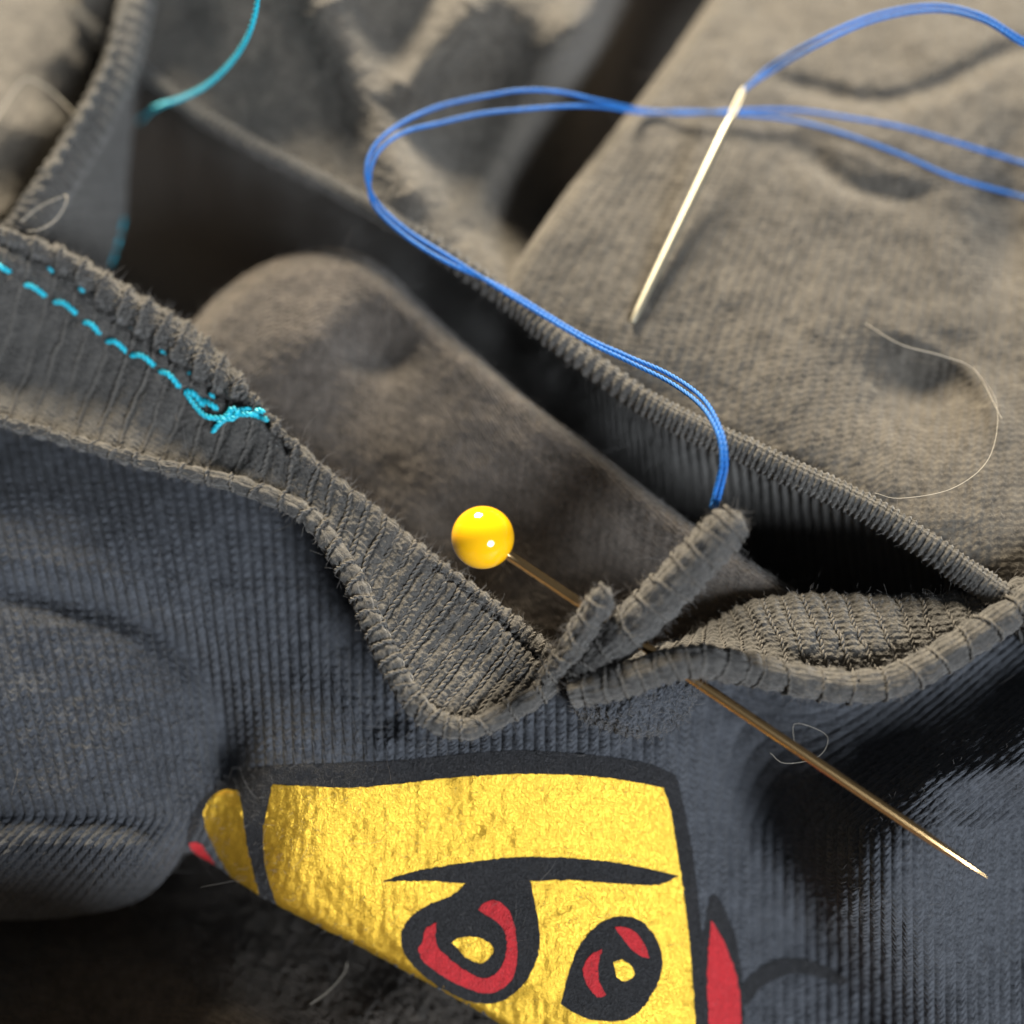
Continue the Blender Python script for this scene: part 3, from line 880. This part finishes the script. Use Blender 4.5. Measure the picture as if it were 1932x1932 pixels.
# ------------------------------------------------------------------ print on the front
def print_shape(name, outline, mat, lift, label=None, smooth_n=8, step=5.0, holes=(), z=None):
    o = resample(list(outline) + [outline[0]], 4.0)[:-1] if smooth_n else resample_lin(outline)
    loops = [o] + [resample(list(hh) + [hh[0]], 4.0)[:-1] for hh in holes]
    pts = []; edges = []
    for lp in loops:
        b = len(pts); n = len(lp)
        jit = rng.normal(0, 0.7, lp.shape)
        pts += [Vector(q) for q in (lp + jit)]
        edges += [(b + i, b + (i + 1) % n) for i in range(n)]
    mn, mx = o.min(0), o.max(0)
    gx, gy = np.meshgrid(np.arange(mn[0], mx[0], step), np.arange(mn[1], mx[1], step))
    gx = gx + (np.arange(gx.shape[0]) % 2)[:, None] * step / 2

    def inside(x, y, lp):
        c = np.zeros(np.shape(x), bool); j = len(lp) - 1
        for i in range(len(lp)):
            xi, yi = lp[i]; xj, yj = lp[j]
            c ^= ((yi > y) != (yj > y)) & (x < (xj - xi) * (y - yi) / (yj - yi + 1e-12) + xi)
            j = i
        return c
    ok = inside(gx, gy, o)
    for lp in loops:
        d, _, _ = poly_dist(gx, gy, np.vstack([lp, lp[:1]])[::2])
        ok &= d > 3.0
    for hh in loops[1:]:
        ok &= ~inside(gx, gy, hh)
    pts += [Vector(q) for q in np.stack([gx[ok], gy[ok]], 1)]
    v, _, f, *_ = delaunay_2d_cdt(pts, edges, [], 0, 1e-5)
    v = np.array([q[:] for q in v])
    f = [t for t in f if len(t) == 3]
    cen = np.array([v[list(t)].mean(0) for t in f])
    keep = inside(cen[:, 0], cen[:, 1], o)
    for hh in loops[1:]:
        keep &= ~inside(cen[:, 0], cen[:, 1], hh)
    f = np.array(f)[keep]
    p = F.at(v[:, 0], v[:, 1], lift - 0.004 + front_relief(v[:, 0], v[:, 1]))
    # same winding for all, facing out of the cloth
    me = np_mesh(name, p, f[:, ::-1])
    ob = child(link(name, me, mat, shirt))
    if label: ob['label'] = label
    return ob


def resample_lin(poly, step=5.0):
    poly = list(poly) + [poly[0]]
    out = []
    for a, b in zip(poly[:-1], poly[1:]):
        a = np.array(a, float); b = np.array(b, float)
        n = max(1, int(np.linalg.norm(b - a) / step))
        out += [a + (b - a) * i / n for i in range(n)]
    return np.array(out)


def curve_pts(*segs):
    """smooth runs joined at corners"""
    out = []
    for sg in segs:
        c = resample(sg, 6.0)
        out += [tuple(q) for q in c[:-1]]
    return out


K = 0.0105
def EDGE(x0, x1):
    e = F.edges['bottom']
    x = np.linspace(x0, x1, 40)
    return [(a, np.interp(a, e[:, 0], e[:, 1]) - 1.0) for a in x]


gold = curve_pts([(516, 1480), (560, 1482), (660, 1486), (760, 1478), (870, 1466), (990, 1460), (1110, 1464), (1190, 1474), (1250, 1486)],
                 [(1250, 1486), (1264, 1530), (1282, 1640), (1298, 1760), (1308, 1880), (1314, 1990)], [(1314, 1990), (1150, 1995), (1060, 1988)],
                 EDGE(1060, 524), [(524, 1707), (505, 1650), (498, 1600), (500, 1550), (516, 1480)])
print_shape('gold_print', gold, M_GOLD, K, smooth_n=0)
gold2 = curve_pts([(384, 1532), (400, 1504), (428, 1490), (452, 1492)], [(452, 1492), (460, 1540), (470, 1610), (490, 1686)], EDGE(490, 432), [(432, 1646), (412, 1612), (392, 1570), (384, 1532)])
print_shape('gold_print', gold2, M_GOLD, K, smooth_n=0)
dark = curve_pts([(440, 1462), (520, 1444), (640, 1440), (760, 1434), (860, 1424), (980, 1416), (1110, 1424), (1220, 1440), (1275, 1462)],
                 [(1275, 1462), (1292, 1530), (1312, 1650), (1326, 1760), (1340, 1690), (1362, 1704), (1390, 1780), (1402, 1880), (1400, 1990)], [(1400, 1990), (1316, 1994)],
                 [(1316, 1994), (1309, 1880), (1299, 1760), (1283, 1640), (1265, 1530), (1251, 1485)],
                 [(1251, 1485), (1190, 1473), (1110, 1463), (990, 1459), (870, 1465), (760, 1477), (660, 1485), (516, 1479)],
                 [(516, 1479), (500, 1550), (498, 1600), (505, 1650), (524, 1690)], EDGE(524, 490), [(490, 1688), (470, 1610), (460, 1540), (450, 1490)],
                 [(450, 1490), (428, 1489), (400, 1503), (383, 1532)], [(383, 1532), (366, 1570), (352, 1596)], [(352, 1596), (356, 1560), (380, 1510), (440, 1462)])
print_shape('black_print', dark, M_BLACK, K * 0.85, smooth_n=0)
print_shape('red_print', curve_pts([(356, 1590), (375, 1588), (390, 1606), (408, 1630)], EDGE(408, 358)), M_RED, K, smooth_n=0)
print_shape('red_print', curve_pts([(1340, 1736), (1356, 1760), (1378, 1810), (1394, 1870), (1397, 1930), (1396, 1985)], [(1396, 1985), (1342, 1988)], [(1342, 1988), (1336, 1920), (1334, 1840), (1340, 1736)]), M_RED, K * 1.1, smooth_n=0)
print_shape('black_print', curve_pts([(720, 1662), (800, 1640), (900, 1624), (1000, 1616), (1120, 1622), (1200, 1634), (1280, 1652)], [(1280, 1652), (1240, 1668), (1180, 1668), (1080, 1660), (1000, 1662)],
                                     [(1000, 1662), (1008, 1700), (1018, 1760), (1012, 1810), (985, 1860), (940, 1890), (890, 1888), (830, 1860), (780, 1820), (757, 1780), (766, 1740), (800, 1710), (850, 1690), (880, 1665)],
                                     [(880, 1665), (800, 1662), (720, 1662)]), M_BLACK, K * 1.25, smooth_n=0)
print_shape('red_print', curve_pts([(902, 1716), (920, 1700), (945, 1702), (966, 1730), (975, 1780), (974, 1820), (962, 1852), (925, 1872), (880, 1862), (830, 1836), (800, 1812), (788, 1788)],
                                   [(788, 1788), (798, 1776), (802, 1752), (824, 1740)], [(824, 1740), (822, 1770), (836, 1796), (870, 1824), (910, 1844), (935, 1836), (952, 1810), (956, 1770), (940, 1740), (902, 1716)]), M_RED, K * 1.5, smooth_n=0)
print_shape('gold_print', curve_pts([(854, 1776), (870, 1768), (905, 1768), (930, 1786), (928, 1800), (905, 1816), (875, 1800), (854, 1776)]), M_GOLD, K * 1.5, smooth_n=0)
print_shape('black_print', curve_pts([(1058, 1894), (1072, 1840), (1090, 1790), (1124, 1748), (1170, 1728), (1215, 1742), (1244, 1786), (1248, 1830), (1232, 1870), (1200, 1912), (1160, 1926), (1100, 1918), (1058, 1894)]), M_BLACK, K * 1.25, smooth_n=0)
print_shape('red_print', curve_pts([(1160, 1748), (1190, 1752), (1212, 1776), (1224, 1808)], [(1224, 1808), (1196, 1796), (1176, 1772), (1160, 1748)]), M_RED, K * 1.5, smooth_n=0)
print_shape('red_print', curve_pts([(1136, 1790), (1112, 1804), (1100, 1830), (1110, 1862), (1126, 1880)], [(1126, 1880), (1142, 1876), (1130, 1850), (1128, 1820), (1136, 1790)]), M_RED, K * 1.5, smooth_n=0)
print_shape('black_print', curve_pts([(1396, 1862), (1430, 1828), (1480, 1808), (1540, 1816), (1600, 1846)], [(1600, 1846), (1590, 1858), (1540, 1842), (1490, 1838), (1440, 1860), (1406, 1900)], [(1406, 1900), (1396, 1862)]), M_BLACK, K * .9, smooth_n=0)
print_shape('gold_print', curve_pts([(1156, 1816), (1172, 1810), (1190, 1822), (1196, 1838), (1180, 1850), (1166, 1844), (1156, 1816)]), M_GOLD, K * 1.5, smooth_n=0)

# ------------------------------------------------------------------ turquoise stitches in the neckband
st = [((-26, 494), (0, 506), (22, 516)), ((48, 538), (68, 547), (88, 561)), ((103, 571), (125, 577), (146, 594)), ((160, 609), (176, 616), (190, 632)), ((202, 645), (222, 650), (241, 666)),
      ((248, 671), (272, 676), (293, 692)), ((302, 701), (322, 711), (341, 733)), ((349, 738), (368, 746), (386, 768)), ((378, 756), (396, 764), (412, 774))]
for a in st:
    b = Bag()
    q = resample(np.array(a, float), 2.0)
    k = np.linspace(0, 1, len(q))
    yarn(b, LB.at(q[:, 0], q[:, 1], 0) + np.array([0, -.35, .94])[None] * (0.008 + 0.040 * np.sin(np.pi * k))[:, None], 0.021, 2, 0.075)
    child(b.build('stitch', M_TURQ, shirt))
for x, y in ((96, 511), (155, 549), (308, 666), (360, 707), (400, 748), (252, 621)):
    b = Bag()
    q = np.array([(x - 4, y - 3), (x, y), (x + 4, y + 3)], float)
    yarn(b, LB.at(q[:, 0], q[:, 1], 0) + np.array([0, -.3, .95])[None] * np.array([[.0], [.03], [.0]]), 0.014, 2, 0.06)
    child(b.build('stitch', M_TURQ, shirt))
for a in (((352, 742), (372, 770), (392, 790), (420, 793), (440, 782)), ((402, 818), (418, 804), (436, 792), (448, 784)), ((430, 790), (440, 776), (452, 780), (448, 792), (434, 796), (440, 780), (458, 776)),
          ((448, 784), (470, 787), (490, 790), (508, 796)), ((452, 776), (470, 778), (486, 780), (500, 776))):
    b = Bag()
    q = resample(np.array(a, float), 2.0)
    k = np.linspace(0, 1, len(q))
    xx = np.minimum(q[:, 0], 505)
    yarn(b, LB.at(q[:, 0], np.maximum(q[:, 1], np.interp(q[:, 0], [300, 440, 510], [600, 710, 795])), 0) + np.array([0, -.35, .94])[None] * (0.03 + 0.03 * np.sin(np.pi * k))[:, None], 0.020, 2, 0.075)
    child(b.build('stitch', M_TURQ, shirt))
b = Bag()
for a in (((234, 412), (228, 436)), ((226, 448), (220, 466)), ((217, 476), (208, 500))):
    q = resample(np.array([a[0], ((a[0][0] + a[1][0]) / 2, (a[0][1] + a[1][1]) / 2), a[1]], float), 2.0) - np.array([3, 0])
    b = Bag()
    yarn(b, LS.at(q[:, 0], q[:, 1], 0.02), 0.012, 2, 0.075)
    child(b.build('stitch', M_TURQ, shirt))

# ------------------------------------------------------------------ fuzz along the edges
def fuzz(sheet, mask, n, length, up=0.6):
    hairs(b, sheet.p[mask], sheet.n[mask], n, length, up=up)


b = Bag()
fuzz(LB, (LB.t < 0.10) & (LB.x > -60), 1500, 0.075)
fuzz(LB, (LB.x > -60), 1500, 0.06)
fuzz(RB, (RB.t < 0.06), 500, 0.06)
fuzz(LP, LP.t > -1, 700, 0.06)
for (o_, p_, n_), nh, lh in ((pl1, 1500, .06), (pl2, 600, .06), (RE, 1800, .05), (LE, 1300, .05)):
    hairs(b, p_.reshape(-1, 3), n_.reshape(-1, 3), nh, lh)
fuzz(M, (M.t < 0.06), 1500, 0.05)
fuzz(M, (M.t < 0.9), 900, 0.05)
hairs(b, BE[1].reshape(-1, 3), BE[2].reshape(-1, 3), 1500, .05)
fuzz(F, (F.y < 1900), 3500, 0.05, 0.4)
hairs(b, F.p[(F.y < 1900) & (F.x > 0)], F.n[(F.y < 1900) & (F.x > 0)], 130, .16, up=.25, sag=.9)
hairs(b, LB.p[LB.x > 0], LB.n[LB.x > 0], 70, .14, up=.3, sag=.9)
hairs(b, UR.p[UR.x < 1932], UR.n[UR.x < 1932], 90, .25, up=.2, sag=.9)
hairs(b, M.p[M.t < .9], M.n[M.t < .9], 70, .14, up=.3, sag=.9)
fuzz(LL, (LL.y < 1940) & (LL.x > 0), 800, 0.08)
tag(child(b.build('fuzz', M_FUZZ, shirt)), kind='stuff')

# ------------------------------------------------------------------ ball pin
head = P(911, 1014, 1.52); exit_ = P(1862, 1655, 0.50)
ax = exit_ - head
pin = empty('ball_pin', head)
tag(pin, 'straight pin with round yellow head pushed through the gathered neckband', 'pin')
me = bpy.data.meshes.new('pin_head')
import bmesh
bm = bmesh.new()
bmesh.ops.create_uvsphere(bm, u_segments=48, v_segments=32, radius=0.197)
for f in bm.faces: f.smooth = True
bm.to_mesh(me); bm.free()
link('pin_head', me, M_PINHEAD, pin)
d = ax / np.linalg.norm(ax); L = np.linalg.norm(ax)
k = np.array([0.16, 0.18, 0.20, 0.28, L * .5, L - 0.55, L - 0.3, L - 0.12, L])
r = np.array([0.050, 0.044, 0.034, 0.033, 0.033, 0.033, 0.028, 0.017, 0.002])
bg = Bag(); v, f, _, _ = tube(d[None] * k[:, None], r, 16); bg.add(v, f)
bg.build('pin_shaft', M_BRASS, pin)

# ------------------------------------------------------------------ needle
EH = float(UR.height(np.array([1405.0]), np.array([168.0]))[0]) + 0.26
eye = P(1405, 168, EH); tip = UR.at(np.array([1193.0]), np.array([612.0]), 0.025)[0]
ndl = empty('sewing_needle', tip)
tag(ndl, 'pale steel sewing needle threaded with doubled blue thread lying on grey cloth', 'needle')
ax = eye - tip; L = np.linalg.norm(ax); d = ax / L
bg = Bag()
k = np.array([0, 0.03, 0.12, 0.4, L * .6, L - 0.42, L - .30]); r = np.array([0.016, .023, .029, .032, .034, .034, .022])
v, f, nn, bb = tube(d[None] * k[:, None], r, 14); bg.add(v, f)
side = np.cross(d, CAM - eye); side /= np.linalg.norm(side)
base = d * (L - .32)
for sg in (-1, 1):
    q = np.array([base, base + d * .06 + side * sg * .012, base + d * .14 + side * sg * .015, base + d * .26 + side * sg * .012, base + d * .32])
    v, f, _, _ = tube(catmull(q, 20), np.full(20, .014), 8); bg.add(v, f)
bg.build('needle_shaft', M_STEEL, ndl)

# ------------------------------------------------------------------ blue thread
thr = empty('sewing_thread', P(1350, 940, 1.75))
tag(thr, 'long doubled bright blue sewing thread looping from the pleat to the needle eye', 'thread')
TINV = -Vector(thr.location)


def strand(pts, r, name='strand'):
    bgx = Bag()
    q = P(*np.array(pts, float).T)
    yarn(bgx, q, r, 3, 0.11)
    o = bgx.build(name, M_BLUE, thr); o.location = TINV
    return o


common = [(690, 330, 1.95), (700, 280, 1.95), (742, 240, 1.9)]
S1 = [(1342, 960, 1.72), (1350, 925, 1.80), (1362, 870, 1.95), (1353, 815, 2.0), (1322, 765, 1.95), (1265, 722, 1.85), (1190, 684, 1.78), (1100, 640, 1.75), (960, 556, 1.78), (850, 486, 1.88), (768, 434, 1.92), (712, 382, 2.0),
      (691, 330, 2.12), (705, 278, 2.2), (752, 236, 2.25), (830, 200, 2.2), (920, 180, 2.3), (990, 170, 2.35), (1060, 174, 2.3), (1130, 190, 2.2), (1210, 208, 1.98), (1300, 214, 2.0), (1400, 208, 2.0), (1500, 208, 2.0), (1600, 222, 2.0), (1700, 240, 2.0), (1800, 268, 2.0), (1930, 308, 2.0),
      (2050, 350, 2.0), (2120, 280, 2.1), (2080, 150, 2.4), (1990, 100, 2.7), (1925, 72, 2.8), (1850, 28, 2.85), (1760, 10, 2.8), (1650, 28, 2.7), (1540, 74, 2.6), (1455, 124, EH + .12), (1403, 172, EH)]
S2 = [(1350, 960, 1.72), (1360, 925, 1.80), (1370, 870, 1.95), (1360, 812, 2.0), (1326, 752, 1.95), (1262, 706, 1.85), (1180, 670, 1.78), (1090, 628, 1.75), (950, 544, 1.78), (838, 492, 1.88), (758, 440, 1.92), (704, 384, 2.0),
      (698, 330, 2.12), (716, 284, 2.2), (762, 250, 2.25), (830, 232, 2.2), (910, 214, 2.25), (1000, 205, 2.3), (1080, 200, 2.25), (1140, 202, 2.15), (1210, 212, 1.98), (1300, 210, 2.0), (1400, 216, 2.0), (1490, 226, 2.0), (1590, 252, 2.0), (1700, 292, 2.0), (1800, 335, 2.0), (1930, 372, 2.0),
      (2050, 410, 2.0), (2135, 300, 2.1), (2095, 150, 2.4), (2000, 110, 2.7), (1930, 84, 2.8), (1852, 38, 2.85), (1762, 20, 2.8), (1652, 38, 2.7), (1546, 84, 2.6), (1460, 132, EH + .12), (1407, 166, EH)]


def rest(pts):
    out = []
    for i, (x, y, h) in enumerate(pts):
        if x > 1180 and 195 < y < 400 and x < 1960:
            h = float(UR.height(np.array([float(x)]), np.array([float(y)]))[0]) + 0.07
        out.append((x, y, h))
    return out


S1, S2 = rest(S1), rest(S2)
strand(S1, 0.0148)
strand(S2, 0.0148)

tq = empty('loose_thread', P(320, 190, 1.7))
tag(tq, 'loose turquoise thread end curling above the dark opening at the far left', 'thread')
bgx = Bag()
yarn(bgx, P(*np.array([(262, 228, 0.7), (282, 210, 1.4), (308, 197, 1.85), (345, 184, 2.0), (390, 160, 2.2), (435, 118, 2.45), (468, 66, 2.75), (484, 10, 3.0), (486, -50, 3.3)], float).T), 0.019, 2, 0.1)
o = bgx.build('strand', M_TURQ, tq); o.location = -Vector(tq.location)

# ------------------------------------------------------------------ stray fibres
M_HAIR = plain('pale_fibre', (0.42, 0.38, 0.31), 0.6, spec=0.3)


def fibre(pts, label, r=0.005):
    q = P(*np.array(pts, float).T)
    root = Vector(q[0])
    c = resample(q, 0.03)
    v, f, _, _ = tube(c - np.array(root)[None], np.full(len(c), r), 5)
    bgx = Bag(); bgx.add(v, f)
    o = bgx.build('stray_fibre', M_HAIR); o.location = root
    tag(o, label, 'fibre', 'stray fibres on the shirt')


fibre([(-20, 250, 1.8), (10, 195, 1.85), (40, 155, 1.9), (60, 150, 1.9), (100, 175, 1.8), (150, 225, 1.75)], 'pale stray fibre arched over the grey cloth at the far left edge', 0.0045)
fibre([(40, 418, 1.9), (75, 390, 1.95), (110, 374, 2.0), (125, 368, 2.02), (124, 385, 2.0), (105, 415, 1.95), (75, 433, 1.95), (52, 436, 1.93)], 'pale stray fibre looped above the raw edge of the neckband', 0.0035)
fibre([(1632, 610, 1.62), (1700, 650, 1.62), (1780, 672, 1.6), (1840, 700, 1.58), (1890, 790, 1.52)], 'long pale stray fibre lying on the cloth right of the needle', 0.0035)
fibre([(1835, 690, 1.6), (1880, 760, 1.55), (1868, 860, 1.50), (1800, 920, 1.47), (1700, 940, 1.42), (1650, 930, 1.40)], 'faint long stray fibre bent over the dark hollow at the far right', 0.0016)
fibre([(1453, 1420, .35), (1480, 1440, .35), (1540, 1430, .4), (1562, 1400, .4), (1550, 1380, .4), (1500, 1365, .4), (1498, 1400, .35)], 'thin stray fibre curled in a loop below the pin shaft', 0.0022)
fibre([(585, 1895, -.9), (620, 1870, -.95), (650, 1835, -1.0), (655, 1815, -1.0)], 'thin stray fibre on the dark cloth left of the gold print', 0.0022)
